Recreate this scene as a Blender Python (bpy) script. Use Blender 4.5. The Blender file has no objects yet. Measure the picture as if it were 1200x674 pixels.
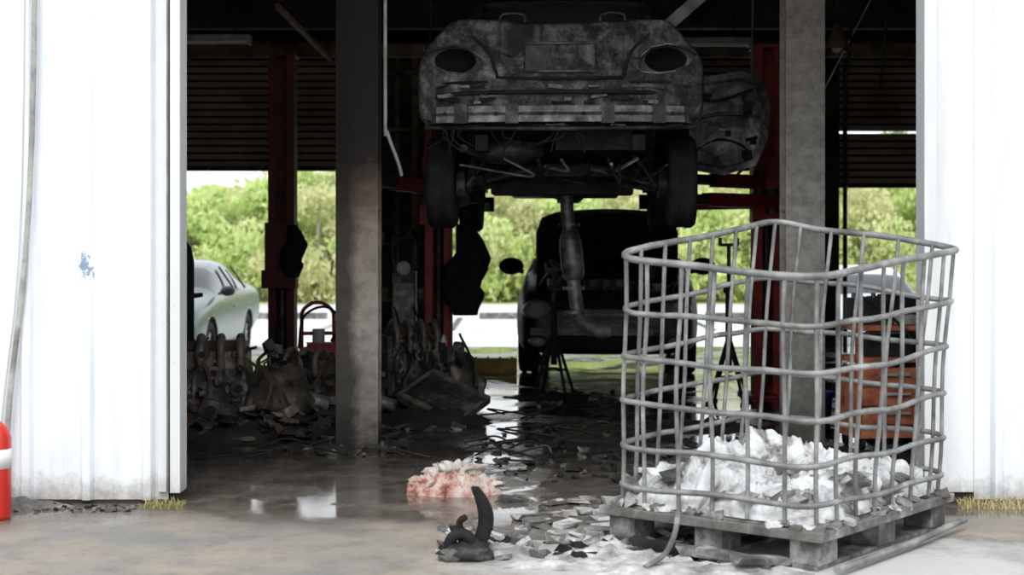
import bpy, bmesh, math, random
from mathutils import Vector, Matrix, Euler, noise
S=bpy.context.scene
R=random.Random(7)
# ------------------------------------------------------------------ materials
def newmat(name):
    m=bpy.data.materials.new(name); m.use_nodes=True
    nt=m.node_tree; b=nt.nodes['Principled BSDF']; return m,nt,b
def ramp(nt,fac,stops):
    r=nt.nodes.new('ShaderNodeValToRGB'); e=r.color_ramp.elements
    while len(e)<len(stops): e.new(.5)
    for i,(p,c) in enumerate(stops):
        e[i].position=p; e[i].color=(c[0],c[1],c[2],1) if hasattr(c,'__len__') else (c,c,c,1)
    nt.links.new(fac,r.inputs[0]); return r.outputs[0]
def noise_n(nt,vec,scale,detail=6,rough=.6,dist=0):
    n=nt.nodes.new('ShaderNodeTexNoise'); n.inputs['Scale'].default_value=scale
    n.inputs['Detail'].default_value=detail; n.inputs['Roughness'].default_value=rough; n.inputs['Distortion'].default_value=dist
    nt.links.new(vec,n.inputs['Vector']); return n.outputs['Fac']
def math_n(nt,op,a,b=None,clamp=False):
    n=nt.nodes.new('ShaderNodeMath'); n.operation=op; n.use_clamp=clamp
    for i,v in enumerate((a,b)):
        if v is None: continue
        if isinstance(v,(int,float)): n.inputs[i].default_value=v
        else: nt.links.new(v,n.inputs[i])
    return n.outputs[0]
def mixc(nt,fac,a,b):
    n=nt.nodes.new('ShaderNodeMix'); n.data_type='RGBA'
    if isinstance(fac,(int,float)): n.inputs[0].default_value=fac
    else: nt.links.new(fac,n.inputs[0])
    for i,v in ((6,a),(7,b)):
        if hasattr(v,'__len__'): n.inputs[i].default_value=(v[0],v[1],v[2],1)
        else: nt.links.new(v,n.inputs[i])
    return n.outputs[2]
def mixf(nt,fac,a,b):
    n=nt.nodes.new('ShaderNodeMix'); n.data_type='FLOAT'
    if isinstance(fac,(int,float)): n.inputs[0].default_value=fac
    else: nt.links.new(fac,n.inputs[0])
    for i,v in ((2,a),(3,b)):
        if isinstance(v,(int,float)): n.inputs[i].default_value=v
        else: nt.links.new(v,n.inputs[i])
    return n.outputs[0]
def bump(nt,b,h,strength,dist=.02):
    n=nt.nodes.new('ShaderNodeBump'); n.inputs['Strength'].default_value=strength if isinstance(strength,(int,float)) else 1
    if not isinstance(strength,(int,float)): nt.links.new(strength,n.inputs['Strength'])
    n.inputs['Distance'].default_value=dist; nt.links.new(h,n.inputs['Height']); nt.links.new(n.outputs[0],b.inputs['Normal'])
def dist_n(nt,tc,p):
    vd=nt.nodes.new('ShaderNodeVectorMath'); vd.operation='DISTANCE'; nt.links.new(tc,vd.inputs[0]); vd.inputs[1].default_value=p; return vd.outputs['Value']
def M(name,stops,scale=5,rough=.7,metal=0.0,bmp=.3,dist=0,spec=.5):
    m,nt,b=newmat(name); tc=nt.nodes.new('ShaderNodeTexCoord').outputs['Object']
    f=noise_n(nt,tc,scale,8,.65,dist)
    nt.links.new(ramp(nt,f,stops),b.inputs['Base Color'])
    b.inputs['Roughness'].default_value=rough; b.inputs['Metallic'].default_value=metal
    b.inputs['Specular IOR Level'].default_value=spec
    if bmp: bump(nt,b,noise_n(nt,tc,scale*6,5),bmp,.01)
    return m
soot=M('soot_black',[(.35,(.009,.009,.009)),(.7,(.032,.030,.028))],6,.8,spec=.15)
sootwall=M('soot_wall',[(.3,(.03,.026,.022)),(.55,(.08,.066,.055)),(.8,(.18,.15,.12))],2,.8,spec=.15)
studm=M('scorched_wood',[(.3,(.06,.045,.03)),(.55,(.28,.2,.13)),(.8,(.5,.42,.32))],4,.8,spec=.2)
charmetal=M('charred_metal',[(.3,(.012,.012,.012)),(.52,(.045,.042,.04)),(.75,(.18,.17,.16))],7,.5,.3,spec=.25)
def body_mat(name,stops,s1,s2,stops2,metal=.2,rough=.45,spec=.2):
    m,nt,b=newmat(name); tc=nt.nodes.new('ShaderNodeTexCoord').outputs['Object']
    a=noise_n(nt,tc,s1,8,.7,.6); c2=noise_n(nt,tc,s2,8,.75)
    mp=nt.nodes.new('ShaderNodeMapping'); mp.inputs['Scale'].default_value=(9,9,.8); nt.links.new(tc,mp.inputs[0]); c3=noise_n(nt,mp.outputs[0],1.2,5,.6)
    col=ramp(nt,a,stops); col=mixc(nt,ramp(nt,c2,stops2),col,(.010,.010,.010))
    col=mixc(nt,ramp(nt,c3,[(.55,0.0),(.75,.35)]),col,(.24,.235,.23))
    nt.links.new(col,b.inputs['Base Color']); b.inputs['Metallic'].default_value=metal; b.inputs['Specular IOR Level'].default_value=spec
    nt.links.new(mixf(nt,c2,rough-.15,rough+.35),b.inputs['Roughness']); bump(nt,b,c2,.25,.01); return m
burntbody=body_mat('burnt_body_panel',[(.32,(.006,.006,.006)),(.42,(.022,.021,.020)),(.50,(.13,.128,.125)),(.55,(.035,.033,.031)),(.64,(.13,.127,.123)),(.73,(.40,.395,.39))],1.9,9,[(.40,0.0),(.60,.92)])
darkbody=body_mat('dark_burnt_body',[(.3,(.01,.01,.01)),(.5,(.035,.035,.037)),(.62,(.07,.07,.072)),(.78,(.2,.2,.2))],3.0,8,[(.45,0.0),(.7,.8)],.3,.3,.3)
doorpan=body_mat('burnt_door_panel',[(.3,(.015,.015,.015)),(.45,(.06,.06,.06)),(.58,(.24,.24,.24)),(.7,(.55,.55,.55))],3.2,8,[(.48,0.0),(.70,.85)],.2,.45)
rub=M('burnt_rubber',[(.3,(.010,.010,.010)),(.7,(.032,.032,.032))],9,.8,spec=.15)
alu=M('ashy_aluminium',[(.3,(.02,.02,.02)),(.5,(.13,.125,.12)),(.72,(.38,.36,.34))],9,.5,.4)
engm=M('scorched_engine_casting',[(.3,(.02,.018,.016)),(.5,(.13,.115,.10)),(.62,(.22,.17,.13)),(.75,(.42,.40,.37))],9,.5,.35)
ductm=M('burnt_exhaust_steel',[(.35,(.06,.055,.05)),(.55,(.26,.24,.22)),(.75,(.5,.47,.44))],8,.5,.4)
rust=M('rusty_steel',[(.3,(.02,.015,.012)),(.6,(.09,.05,.032)),(.8,(.18,.12,.09))],9,.8,.2)
redp=M('scorched_red_paint',[(.3,(.05,.008,.007)),(.5,(.26,.022,.018)),(.75,(.38,.045,.035))],4,.5,spec=.3)
reddark=M('sooted_red_paint',[(.35,(.03,.008,.007)),(.6,(.12,.014,.012)),(.8,(.18,.028,.022))],3,.55,spec=.3)
redb=M('bright_red_paint',[(.3,(.5,.02,.012)),(.7,(.62,.035,.02))],6,.3,0,.02)
orange=M('faded_orange_paint',[(.3,(.08,.03,.02)),(.5,(.40,.12,.06)),(.75,(.6,.26,.15))],7,.6)
yellow=M('yellow_paint',[(.3,(.2,.13,.02)),(.7,(.6,.42,.05))],8,.5)
glass_dark=M('dark_glass',[(.3,(.02,.025,.03)),(.7,(.03,.035,.04))],3,.06,0,0)
silver=M('silver_green_car_paint',[(.3,(.13,.155,.15)),(.7,(.18,.205,.2))],3,.25,.3,0)
whitecar=M('white_car_paint',[(.3,(.5,.52,.55)),(.7,(.56,.58,.61))],3,.25,0,0)
cream=M('old_light_enamel',[(.3,(.14,.14,.13)),(.7,(.5,.49,.46))],6,.6)
blackpl=M('black_plastic',[(.3,(.012,.012,.012)),(.7,(.03,.03,.03))],6,.45)
bluem=M('blue_plastic',[(.3,(.02,.06,.3)),(.7,(.04,.1,.4))],6,.45)
ash=M('white_ash',[(.3,(.10,.09,.085)),(.5,(.38,.37,.36)),(.7,(.72,.72,.71))],8,.9,0,.5)
ashgrey=M('grey_ash',[(.3,(.04,.036,.032)),(.55,(.16,.15,.14)),(.75,(.44,.43,.42))],7,.9,0,.5)
melt=M('melted_white_plastic',[(.34,(.06,.056,.052)),(.42,(.25,.245,.24)),(.50,(.56,.56,.56)),(.62,(.80,.81,.81))],6,.7,0,.8,.6)
pink=M('pinkish_absorbent_cloth',[(.36,(.14,.06,.05)),(.44,(.36,.17,.135)),(.52,(.48,.34,.29)),(.66,(.58,.54,.48))],12,.95,0,.6,spec=.1)
cagem=M('ashed_galvanised_tube',[(.3,(.07,.07,.07)),(.5,(.20,.20,.195)),(.75,(.42,.42,.41))],6,.5,.3,.25)
palm=M('scorched_pallet',[(.3,(.02,.018,.016)),(.5,(.10,.095,.09)),(.7,(.42,.41,.4))],6,.85)
whitem=M('white_label',[(.3,(.75,.75,.75)),(.7,(.8,.8,.8))],6,.5,0,0)
dirtywhite=M('dirty_white_cloth',[(.3,(.32,.26,.22)),(.7,(.66,.63,.6))],12,.95,0,.6,spec=.1)
drygrass=M('dry_grass_blades',[(.3,(.25,.2,.08)),(.7,(.45,.38,.2))],6,.8,0,0)
greengrass=M('weed_blades',[(.3,(.14,.13,.05)),(.7,(.34,.30,.12))],6,.8,0,0)
bark=M('bark',[(.3,(.2,.17,.13)),(.7,(.35,.3,.25))],6,.9)
darkcloth=M('charred_cloth',[(.3,(.006,.006,.006)),(.7,(.022,.021,.02))],9,.9,0,.5,spec=.1)
lens=M('lamp_lens',[(.3,(.14,.14,.14)),(.7,(.34,.34,.34))],6,.2,0,.1)
def leafmat(name,a,b_):
    m,nt,b=newmat(name); tc=nt.nodes.new('ShaderNodeTexCoord').outputs['Object']
    c=ramp(nt,noise_n(nt,tc,1.3,3),[(.3,a),(.7,b_)])
    nt.links.new(c,b.inputs['Base Color']); b.inputs['Roughness'].default_value=.7
    t=nt.nodes.new('ShaderNodeBsdfTranslucent'); nt.links.new(c,t.inputs['Color'])
    mx=nt.nodes.new('ShaderNodeMixShader'); mx.inputs[0].default_value=.45
    nt.links.new(b.outputs[0],mx.inputs[1]); nt.links.new(t.outputs[0],mx.inputs[2])
    nt.links.new(mx.outputs[0],nt.nodes['Material Output'].inputs['Surface']); return m
leafA=leafmat('leaves_spring_green',(.46,.60,.20),(.75,.82,.40))
leafB=leafmat('leaves_olive',(.47,.50,.24),(.78,.75,.43))
leafC=leafmat('leaves_deep_green',(.26,.40,.15),(.53,.62,.29))
def column_mat(name,stops,half,streak):
    m,nt,b=newmat(name); tc=nt.nodes.new('ShaderNodeTexCoord').outputs['Object']
    sp=nt.nodes.new('ShaderNodeSeparateXYZ'); nt.links.new(tc,sp.inputs[0])
    n=noise_n(nt,tc,3,8,.7); n2=noise_n(nt,tc,14,6,.7)
    z=math_n(nt,'ADD',sp.outputs[2],math_n(nt,'MULTIPLY',math_n(nt,'SUBTRACT',n,.5),.7))
    zr=math_n(nt,'DIVIDE',z,4.0)
    c=ramp(nt,zr,stops)
    c=mixc(nt,ramp(nt,n2,[(.4,0.0),(.75,streak)]),c,(.02,.018,.016))
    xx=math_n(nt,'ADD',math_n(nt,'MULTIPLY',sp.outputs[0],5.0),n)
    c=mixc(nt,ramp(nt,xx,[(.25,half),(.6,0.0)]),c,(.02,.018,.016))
    nt.links.new(c,b.inputs['Base Color']); b.inputs['Roughness'].default_value=.85; b.inputs['Specular IOR Level'].default_value=.1; bump(nt,b,n2,.3,.01); return m
colmat=column_mat('sooted_column_steel',[(0,(.02,.018,.016)),(.02,(.05,.045,.04)),(.06,(.2,.185,.17)),(.2,(.33,.30,.27)),(.34,(.26,.22,.18)),(.40,(.15,.11,.08)),(.46,(.03,.026,.023)),(1,(.014,.013,.012))],.8,.5)
colmat2=column_mat('scorched_column_steel',[(0,(.06,.055,.05)),(.1,(.22,.21,.19)),(.35,(.36,.34,.31)),(.6,(.24,.22,.195)),(1,(.15,.135,.12))],0.0,.6)
def facade_mat():
    m,nt,b=newmat('white_painted_sheet_metal'); tc=nt.nodes.new('ShaderNodeTexCoord').outputs['Object']
    sp=nt.nodes.new('ShaderNodeSeparateXYZ'); nt.links.new(tc,sp.inputs[0])
    n=noise_n(nt,tc,2.2,8,.7); n2=noise_n(nt,tc,14,8,.75)
    mp=nt.nodes.new('ShaderNodeMapping'); mp.inputs['Scale'].default_value=(8,8,.7); nt.links.new(tc,mp.inputs[0]); n3=noise_n(nt,mp.outputs[0],1.0,6,.65)
    col=mixc(nt,ramp(nt,n,[(.45,0.0),(.8,.35)]),(.80,.83,.86),(.64,.68,.72))
    col=mixc(nt,ramp(nt,n3,[(.5,0.0),(.8,.7)]),col,(.46,.49,.53))
    g=math_n(nt,'SUBTRACT',math_n(nt,'MULTIPLY',n2,.3),sp.outputs[2])
    col=mixc(nt,ramp(nt,g,[(.0,0.0),(.15,.85)]),col,(.28,.25,.21))
    ax=math_n(nt,'ABSOLUTE',math_n(nt,'SUBTRACT',sp.outputs[0],.2))
    jx=math_n(nt,'SUBTRACT',math_n(nt,'ADD',1.98,math_n(nt,'MULTIPLY',n2,.12)),ax)
    col=mixc(nt,ramp(nt,jx,[(.0,0.0),(.12,.35)]),col,(.4,.37,.33))
    pk=ramp(nt,n2,[(.66,0.0),(.72,.8)])
    col=mixc(nt,pk,col,(.38,.41,.45))
    dd=math_n(nt,'ADD',dist_n(nt,tc,(-2.11,7.55,1.17)),math_n(nt,'MULTIPLY',math_n(nt,'SUBTRACT',n2,.5),.35))
    col=mixc(nt,ramp(nt,dd,[(.03,1.0),(.05,0.0)]),col,(.2,.3,.42))
    nt.links.new(col,b.inputs['Base Color']); b.inputs['Roughness'].default_value=.5; bump(nt,b,n2,.12,.01); return m
facade=facade_mat()
def floor_mat():
    m,nt,b=newmat('wet_concrete_floor'); tc=nt.nodes.new('ShaderNodeTexCoord').outputs['Object']
    sp=nt.nodes.new('ShaderNodeSeparateXYZ'); nt.links.new(tc,sp.inputs[0])
    X,Y=sp.outputs[0],sp.outputs[1]
    n1=noise_n(nt,tc,.9,5,.55); n2=noise_n(nt,tc,5,8,.7); n3=noise_n(nt,tc,28,6,.7); n4=noise_n(nt,tc,1.7,7,.6,.4)
    yy=math_n(nt,'ADD',Y,math_n(nt,'MULTIPLY',math_n(nt,'SUBTRACT',n1,.5),2.2))
    wet=nt.nodes.new('ShaderNodeMapRange'); wet.interpolation_type='SMOOTHSTEP'
    nt.links.new(yy,wet.inputs[0]); wet.inputs[1].default_value=6.75; wet.inputs[2].default_value=7.4
    wet=wet.outputs[0]
    dry=mixc(nt,ramp(nt,n4,[(.38,0.0),(.62,1.0)]),(.32,.27,.215),(.215,.205,.195))
    dry=mixc(nt,ramp(nt,n2,[(.48,0.0),(.72,.6)]),dry,(.12,.108,.095))
    dry=mixc(nt,ramp(nt,n3,[(.55,0.0),(.8,.6)]),dry,(.09,.08,.075))
    da=math_n(nt,'MINIMUM',dist_n(nt,tc,(1.55,6.0,0)),dist_n(nt,tc,(.6,6.2,0)))
    da=math_n(nt,'ADD',da,math_n(nt,'MULTIPLY',math_n(nt,'SUBTRACT',n2,.5),1.3))
    dry=mixc(nt,ramp(nt,da,[(.35,.85),(.95,0.0)]),dry,(.5,.495,.49))
    wl=mixc(nt,ramp(nt,n2,[(.35,0.0),(.7,1.0)]),(.085,.07,.06),(.20,.175,.15))
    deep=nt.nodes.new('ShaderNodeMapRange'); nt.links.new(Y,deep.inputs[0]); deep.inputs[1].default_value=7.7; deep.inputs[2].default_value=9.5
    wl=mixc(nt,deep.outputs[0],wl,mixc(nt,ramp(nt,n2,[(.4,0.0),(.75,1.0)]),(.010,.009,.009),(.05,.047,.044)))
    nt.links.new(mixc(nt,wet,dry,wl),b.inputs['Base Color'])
    pud=ramp(nt,n4,[(.45,0.0),(.52,1.0)])
    pd=None
    for p in((-1.36,7.5,0),(-.98,8.3,0),(-.2,10.6,0),(-.35,12.6,0),(-.5,9.6,0),(-1.0,7.35,0)):
        v=math_n(nt,'ADD',dist_n(nt,tc,p),math_n(nt,'MULTIPLY',math_n(nt,'SUBTRACT',n2,.5),.5)); pd=v if pd is None else math_n(nt,'MINIMUM',pd,v)
    pud=math_n(nt,'MAXIMUM',pud,ramp(nt,pd,[(.20,1.0),(.29,0.0)]))
    pw=math_n(nt,'MULTIPLY',pud,wet)
    r=mixf(nt,wet,.85,math_n(nt,'ADD',.14,math_n(nt,'MULTIPLY',n3,.3)))
    r=mixf(nt,pw,r,.03)
    nt.links.new(r,b.inputs['Roughness']); b.inputs['IOR'].default_value=1.5
    h=math_n(nt,'ADD',math_n(nt,'MULTIPLY',n3,.5),n2)
    bump(nt,b,h,mixf(nt,pw,mixf(nt,wet,.55,.3),.02),.02); return m
floorm=floor_mat()
slat=M('sooted_door_slats',[(.3,(.26,.19,.14)),(.5,(.45,.35,.27)),(.7,(.62,.5,.4))],1.6,.6,spec=.2)
lotm=M('pale_parking_lot',[(.3,(.46,.46,.455)),(.7,(.66,.66,.65))],.8,.9)
grassm=M('grass_field',[(.3,(.4,.45,.2)),(.7,(.6,.6,.34))],.6,.95)
# ------------------------------------------------------------------ builder
def catmull(pts,n=8):
    P=[Vector(p) for p in pts]
    if len(P)<3: return P
    out=[]; Q=[P[0]*2-P[1]]+P+[P[-1]*2-P[-2]]
    for i in range(1,len(Q)-2):
        a,b,c,d=Q[i-1],Q[i],Q[i+1],Q[i+2]
        for k in range(n):
            t=k/n
            out.append(.5*((2*b)+(c-a)*t+(2*a-5*b+4*c-d)*t*t+(3*b-a-3*c+d)*t**3))
    out.append(P[-1]); return out
class B:
    def __init__(s): s.V=[];s.F=[];s.I=[];s.Sm=[];s.m=[]
    def mi(s,m):
        if m not in s.m: s.m.append(m)
        return s.m.index(m)
    def add(s,vs,fs,mat,smooth=False):
        o=len(s.V); i=s.mi(mat); s.V+= [tuple(v) for v in vs]
        for f in fs: s.F.append([o+k for k in f]); s.I.append(i); s.Sm.append(smooth)
    def box(s,c,d,mat,rot=(0,0,0),jit=0):
        m=Euler(rot).to_matrix(); vs=[]
        for z in(-.5,.5):
            for y in(-.5,.5):
                for x in(-.5,.5):
                    p=Vector((x*d[0],y*d[1],z*d[2]))
                    if jit: p+=Vector((R.uniform(-jit,jit)*d[0],R.uniform(-jit,jit)*d[1],R.uniform(-jit,jit)*d[2]))
                    vs.append(Vector(c)+m@p)
        s.add(vs,[(0,2,3,1),(4,5,7,6),(0,1,5,4),(2,6,7,3),(0,4,6,2),(1,3,7,5)],mat)
    def cyl(s,a,b,r,mat,r2=None,n=16,smooth=True):
        a,b=Vector(a),Vector(b); r2=r if r2 is None else r2; d=(b-a).normalized(); q=d.to_track_quat('Z','Y').to_matrix()
        vs=[]
        for c,rr in((a,r),(b,r2)):
            for i in range(n):
                t=2*math.pi*i/n; vs.append(c+q@Vector((rr*math.cos(t),rr*math.sin(t),0)))
        s.add(vs,[(i,(i+1)%n,n+(i+1)%n,n+i) for i in range(n)],mat,smooth)
        s.add(vs[:n],[list(range(n))[::-1]],mat); s.add(vs[n:],[list(range(n))],mat)
    def tube(s,pts,r,mat,n=8,closed=False,smoothn=0):
        P=[Vector(p) for p in pts]
        if smoothn: P=catmull(P,smoothn)
        N=len(P); vs=[]; up=None
        for i in range(N):
            if closed: t=P[(i+1)%N]-P[i-1]
            else: t=P[min(i+1,N-1)]-P[max(i-1,0)]
            t.normalize()
            if up is None:
                up=Vector((0,0,1)) if abs(t.z)<.9 else Vector((1,0,0))
            up=(up-t*up.dot(t)).normalized(); sd=t.cross(up)
            rr=r(i/(N-1)) if callable(r) else r
            for k in range(n):
                a=2*math.pi*k/n; vs.append(P[i]+up*(rr*math.cos(a))+sd*(rr*math.sin(a)))
        L=N if closed else N-1
        fs=[(i*n+k,i*n+(k+1)%n,((i+1)%N)*n+(k+1)%n,((i+1)%N)*n+k) for i in range(L) for k in range(n)]
        s.add(vs,fs,mat,True)
        if not closed:
            s.add(vs[:n],[list(range(n))],mat); s.add(vs[-n:],[list(range(n))[::-1]],mat)
    def ball(s,c,rad,mat,nu=16,nv=10,disp=0,sc=3,rot=(0,0,0)):
        if not hasattr(rad,'__len__'): rad=(rad,)*3
        m=Euler(rot).to_matrix(); vs=[];off=Vector((R.random()*50,R.random()*50,0))
        for j in range(nv+1):
            ph=math.pi*j/nv
            for i in range(nu):
                th=2*math.pi*i/nu
                p=Vector((math.sin(ph)*math.cos(th),math.sin(ph)*math.sin(th),math.cos(ph)))
                k=1+(disp*noise.noise(p*sc+off)+disp*.5*noise.noise(p*sc*2.7+off) if disp else 0)
                vs.append(Vector(c)+m@Vector((p.x*rad[0]*k,p.y*rad[1]*k,p.z*rad[2]*k)))
        s.add(vs,[(j*nu+i,(j+1)*nu+i,(j+1)*nu+(i+1)%nu,j*nu+(i+1)%nu) for j in range(nv) for i in range(nu)],mat,True)
    def lathe(s,prof,c,axis,mat,n=28):
        q=Vector(axis).to_track_quat('Z','Y').to_matrix(); vs=[]
        for (r,h) in prof:
            for i in range(n):
                t=2*math.pi*i/n; vs.append(Vector(c)+q@Vector((r*math.cos(t),r*math.sin(t),h)))
        L=len(prof)
        s.add(vs,[(j*n+i,j*n+(i+1)%n,(j+1)*n+(i+1)%n,(j+1)*n+i) for j in range(L-1) for i in range(n)],mat,True)
    def prism(s,poly,x0,x1,mat,ax='x'):
        n=len(poly)
        if ax=='x': vs=[(x0,y,z) for y,z in poly]+[(x1,y,z) for y,z in poly]
        else: vs=[(y,x0,z) for y,z in poly]+[(y,x1,z) for y,z in poly]
        s.add(vs,[(i,(i+1)%n,n+(i+1)%n,n+i) for i in range(n)]+[list(range(n))[::-1],list(range(n,2*n))],mat)
    def wheel(s,c,Rr=.32,w=.2,mr=rub,mrim=charmetal,spokes=8,out=1):
        h=w/2
        s.lathe([(Rr*.62,-h*.8),(Rr*.7,-h),(Rr*.93,-h*.95),(Rr,-h*.7),(Rr,-h*.25),(Rr*.985,-h*.2),(Rr*.985,h*.2),(Rr,h*.25),(Rr,h*.7),(Rr*.93,h*.95),(Rr*.7,h),(Rr*.62,h*.8),(Rr*.6,-h*.8)],c,(1,0,0),mr)
        x=c[0]+out*h*.5
        s.cyl((c[0]-h*.1,c[1],c[2]),(c[0]+h*.1,c[1],c[2]),Rr*.6,mrim,n=24)
        s.cyl((x-.02,c[1],c[2]),(x+.02,c[1],c[2]),Rr*.2,mrim,n=16)
        for k in range(spokes):
            a=2*math.pi*k/spokes; s.cyl((x,c[1],c[2]),(x,c[1]+math.cos(a)*Rr*.6,c[2]+math.sin(a)*Rr*.6),Rr*.07,mrim,n=6)
    def obj(s,name,loc=(0,0,0),rot=(0,0,0),parent=None,bevel=0,fix=True):
        me=bpy.data.meshes.new(name); me.from_pydata(s.V,[],s.F)
        for m in s.m: me.materials.append(m)
        me.polygons.foreach_set('material_index',s.I); me.polygons.foreach_set('use_smooth',s.Sm); me.update()
        if fix:
            bm=bmesh.new(); bm.from_mesh(me); bmesh.ops.recalc_face_normals(bm,faces=bm.faces); bm.to_mesh(me); bm.free()
        o=bpy.data.objects.new(name,me); S.collection.objects.link(o); o.location=loc; o.rotation_euler=rot
        if parent: o.parent=parent
        if bevel:
            md=o.modifiers.new('bev','BEVEL'); md.width=bevel; md.segments=2; md.limit_method='ANGLE'; md.angle_limit=.7
        return o
def apply_mods(o):
    dg=bpy.context.evaluated_depsgraph_get(); me=bpy.data.meshes.new_from_object(o.evaluated_get(dg)); o.modifiers.clear(); o.data=me
def cut(o,b):
    c=b.obj('cutter'); md=o.modifiers.new('b','BOOLEAN'); md.object=c; md.operation='DIFFERENCE'; md.solver='EXACT'
    try: md.material_mode='TRANSFER'
    except Exception: pass
    bpy.context.view_layer.update(); apply_mods(o); bpy.data.objects.remove(c)
# ------------------------------------------------------------------ cars
SEDAN=[(0,.72,.34,.60,.58,.66),(.08,.84,.24,.72,.70,.78),(.45,.89,.2,.84,.76,.88),(1.1,.9,.18,.92,.76,1.0),(1.25,.9,.18,.95,.74,1.04),(1.95,.9,.18,.97,.63,1.42),(2.6,.9,.18,.98,.64,1.48),(3.2,.9,.18,1.0,.63,1.45),(3.8,.9,.2,1.02,.68,1.16),(3.95,.9,.24,1.02,.72,1.12),(4.38,.9,.36,1.0,.72,1.11),(4.46,.9,.4,.98,.70,1.09),(4.5,.88,.43,.96,.68,1.07)]
SUV=[(0,.72,.34,.62,.6,.68),(.1,.84,.24,.76,.7,.82),(.45,.89,.2,.86,.74,.9),(1.0,.9,.2,.93,.76,1.0),(1.12,.9,.2,.95,.74,1.04),(1.75,.9,.2,1.0,.64,1.46),(2.4,.9,.2,1.0,.65,1.55),(3.3,.9,.2,1.02,.64,1.54),(4.0,.9,.24,1.04,.62,1.46),(4.3,.88,.3,1.0,.7,1.1),(4.4,.85,.36,.9,.66,.98)]
LIFT=[(0,.68,.34,.52,.55,.58),(.1,.8,.24,.64,.66,.68),(.5,.87,.2,.76,.72,.8),(1.2,.89,.18,.86,.74,.95),(1.35,.9,.18,.88,.72,1.0),(2.0,.9,.18,.92,.6,1.4),(2.6,.9,.18,.93,.62,1.49),(3.25,.9,.2,.93,.61,1.46),(3.8,.9,.36,.93,.67,1.13),(3.93,.9,.44,.92,.69,1.105),(4.38,.915,.44,.91,.695,1.115),(4.46,.91,.445,.90,.69,1.115),(4.49,.90,.45,.89,.68,1.105)]
def sect(w,zb,zl,wt,zt):
    h=zl-zb; dz=min(.08,(zt-zl)*.4)
    r=[(0,zb),(w*.8,zb),(w*.97,zb+.06),(w,zb+.35*h),(w,zb+.75*h),(w*.955,zl),(wt,zt-dz),(wt*.82,zt),(0,zt+.02)]
    return r+[(-x,z) for x,z in r[-2:0:-1]]
def sect2(w,zb,zl,wt,zt):
    h=zl-zb
    r=[(0,zb),(w*.9,zb),(w*.985,zb+.03),(w,zb+.25*h),(w,zb+.85*h),(w*.965,zl),(wt+.02,zt-.035),(wt-.02,zt),(0,zt+.012)]
    return r+[(-x,z) for x,z in r[-2:0:-1]]
def car_body(name,ST,paint,glass,shield=(4,5),rear=(7,8),cab=(4,8),lvl=2,SF=sect,capk=(.93,.5),capy=(.02,.02)):
    b=B(); n=16; vs=[]
    for st in ST:
        for x,z in SF(*st[1:]): vs.append((x,st[0],z))
    fs=[];gl=[]
    for i in range(len(ST)-1):
        for k in range(n):
            f=(i*n+k,i*n+(k+1)%n,(i+1)*n+(k+1)%n,(i+1)*n+k)
            g=False
            if k in(5,10) and cab[0]<=i<cab[1]: g=True
            if k in(6,7,8,9) and (shield[0]<=i<shield[1] or rear[0]<=i<rear[1]): g=True
            (gl if g else fs).append(f)
    b.add(vs,fs,paint,True)
    gi=b.mi(glass)
    for f in gl: b.F.append(list(f)); b.I.append(gi); b.Sm.append(True)
    for base,sg in((0,-1),((len(ST)-1)*n,1)):
        ring=list(range(base,base+n)); cx=sum(vs[i][0] for i in ring)/n; cz=sum(vs[i][2] for i in ring)/n
        prev=ring
        for sc,dy in zip(capk,capy):
            o=len(b.V)
            for i in ring:
                v=vs[i]; b.V.append((cx+(v[0]-cx)*sc,v[1]+dy*sg,cz+(v[2]-cz)*sc))
            new=list(range(o,o+n))
            for k in range(n): b.F.append([prev[k],prev[(k+1)%n],new[(k+1)%n],new[k]]); b.I.append(0); b.Sm.append(True)
            prev=new
        b.F.append(prev); b.I.append(0); b.Sm.append(True)
    o=b.obj(name); md=o.modifiers.new('s','SUBSURF'); md.levels=md.render_levels=lvl
    bpy.context.view_layer.update(); apply_mods(o); return o
def arches(o,fy,ry,zc=.32,r=.37,W=.9,mat=soot):
    for y in(fy,ry):
        for sx in(-1,1):
            c=B(); c.cyl((sx*(W-.27),y,zc),(sx*(W+.3),y,zc),r,mat,n=32); cut(o,c)
def parked(name,ST,paint,loc,rot,share=None,fy=.85,ry=3.55):
    e=bpy.data.objects.new(name,None); S.collection.objects.link(e); e.location=loc; e.rotation_euler=(0,0,rot)
    if share:
        for ch in share.children:
            k=bpy.data.objects.new(ch.name.split('.')[0],ch.data); S.collection.objects.link(k); k.parent=e
        return e
    o=car_body('car_body_shell',ST,paint,glass_dark); arches(o,fy,ry); o.parent=e
    w=B()
    for y in(fy,ry):
        for sx in(-1,1): w.wheel((sx*.78,y,.31),.31,.2,rub,lens,8,sx)
    w.obj('wheels',parent=e)
    t=B()
    for sx in(-1,1):
        t.ball((sx*1.0,1.4,1.03),(.11,.06,.075),blackpl); t.cyl((sx*.86,1.4,.99),(sx*.97,1.4,1.01),.02,blackpl,n=8)
        t.ball((sx*.68,.05,.64),(.15,.1,.07),lens); t.ball((sx*.68,4.4,.85),(.14,.1,.1),redb)
        for y in (2.35,3.2): t.box((sx*.785,y,1.2),(.03,.05,.42),blackpl,(0,-sx*.6,0))
        t.box((sx*.9,2.5,.78),(.02,.16,.025),paint)
    t.box((0,-.01,.4),(.9,.06,.14),blackpl); t.box((0,-.03,.58),(.6,.05,.08),blackpl); t.box((0,4.52,.6),(.4,.02,.12),whitem)
    t.obj('trim_parts',parent=e,bevel=.01)
    return e
GZ=-.42
car1=parked('parked_sedan',SEDAN,silver,(-5.15,20.9,GZ),-.02)
w1=parked('parked_hatchback',SUV,whitecar,(5.75,23.6,-.62),-.05)
parked('parked_hatchback',SUV,whitecar,(8.6,24.2,-.62),-.05,share=w1)
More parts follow.
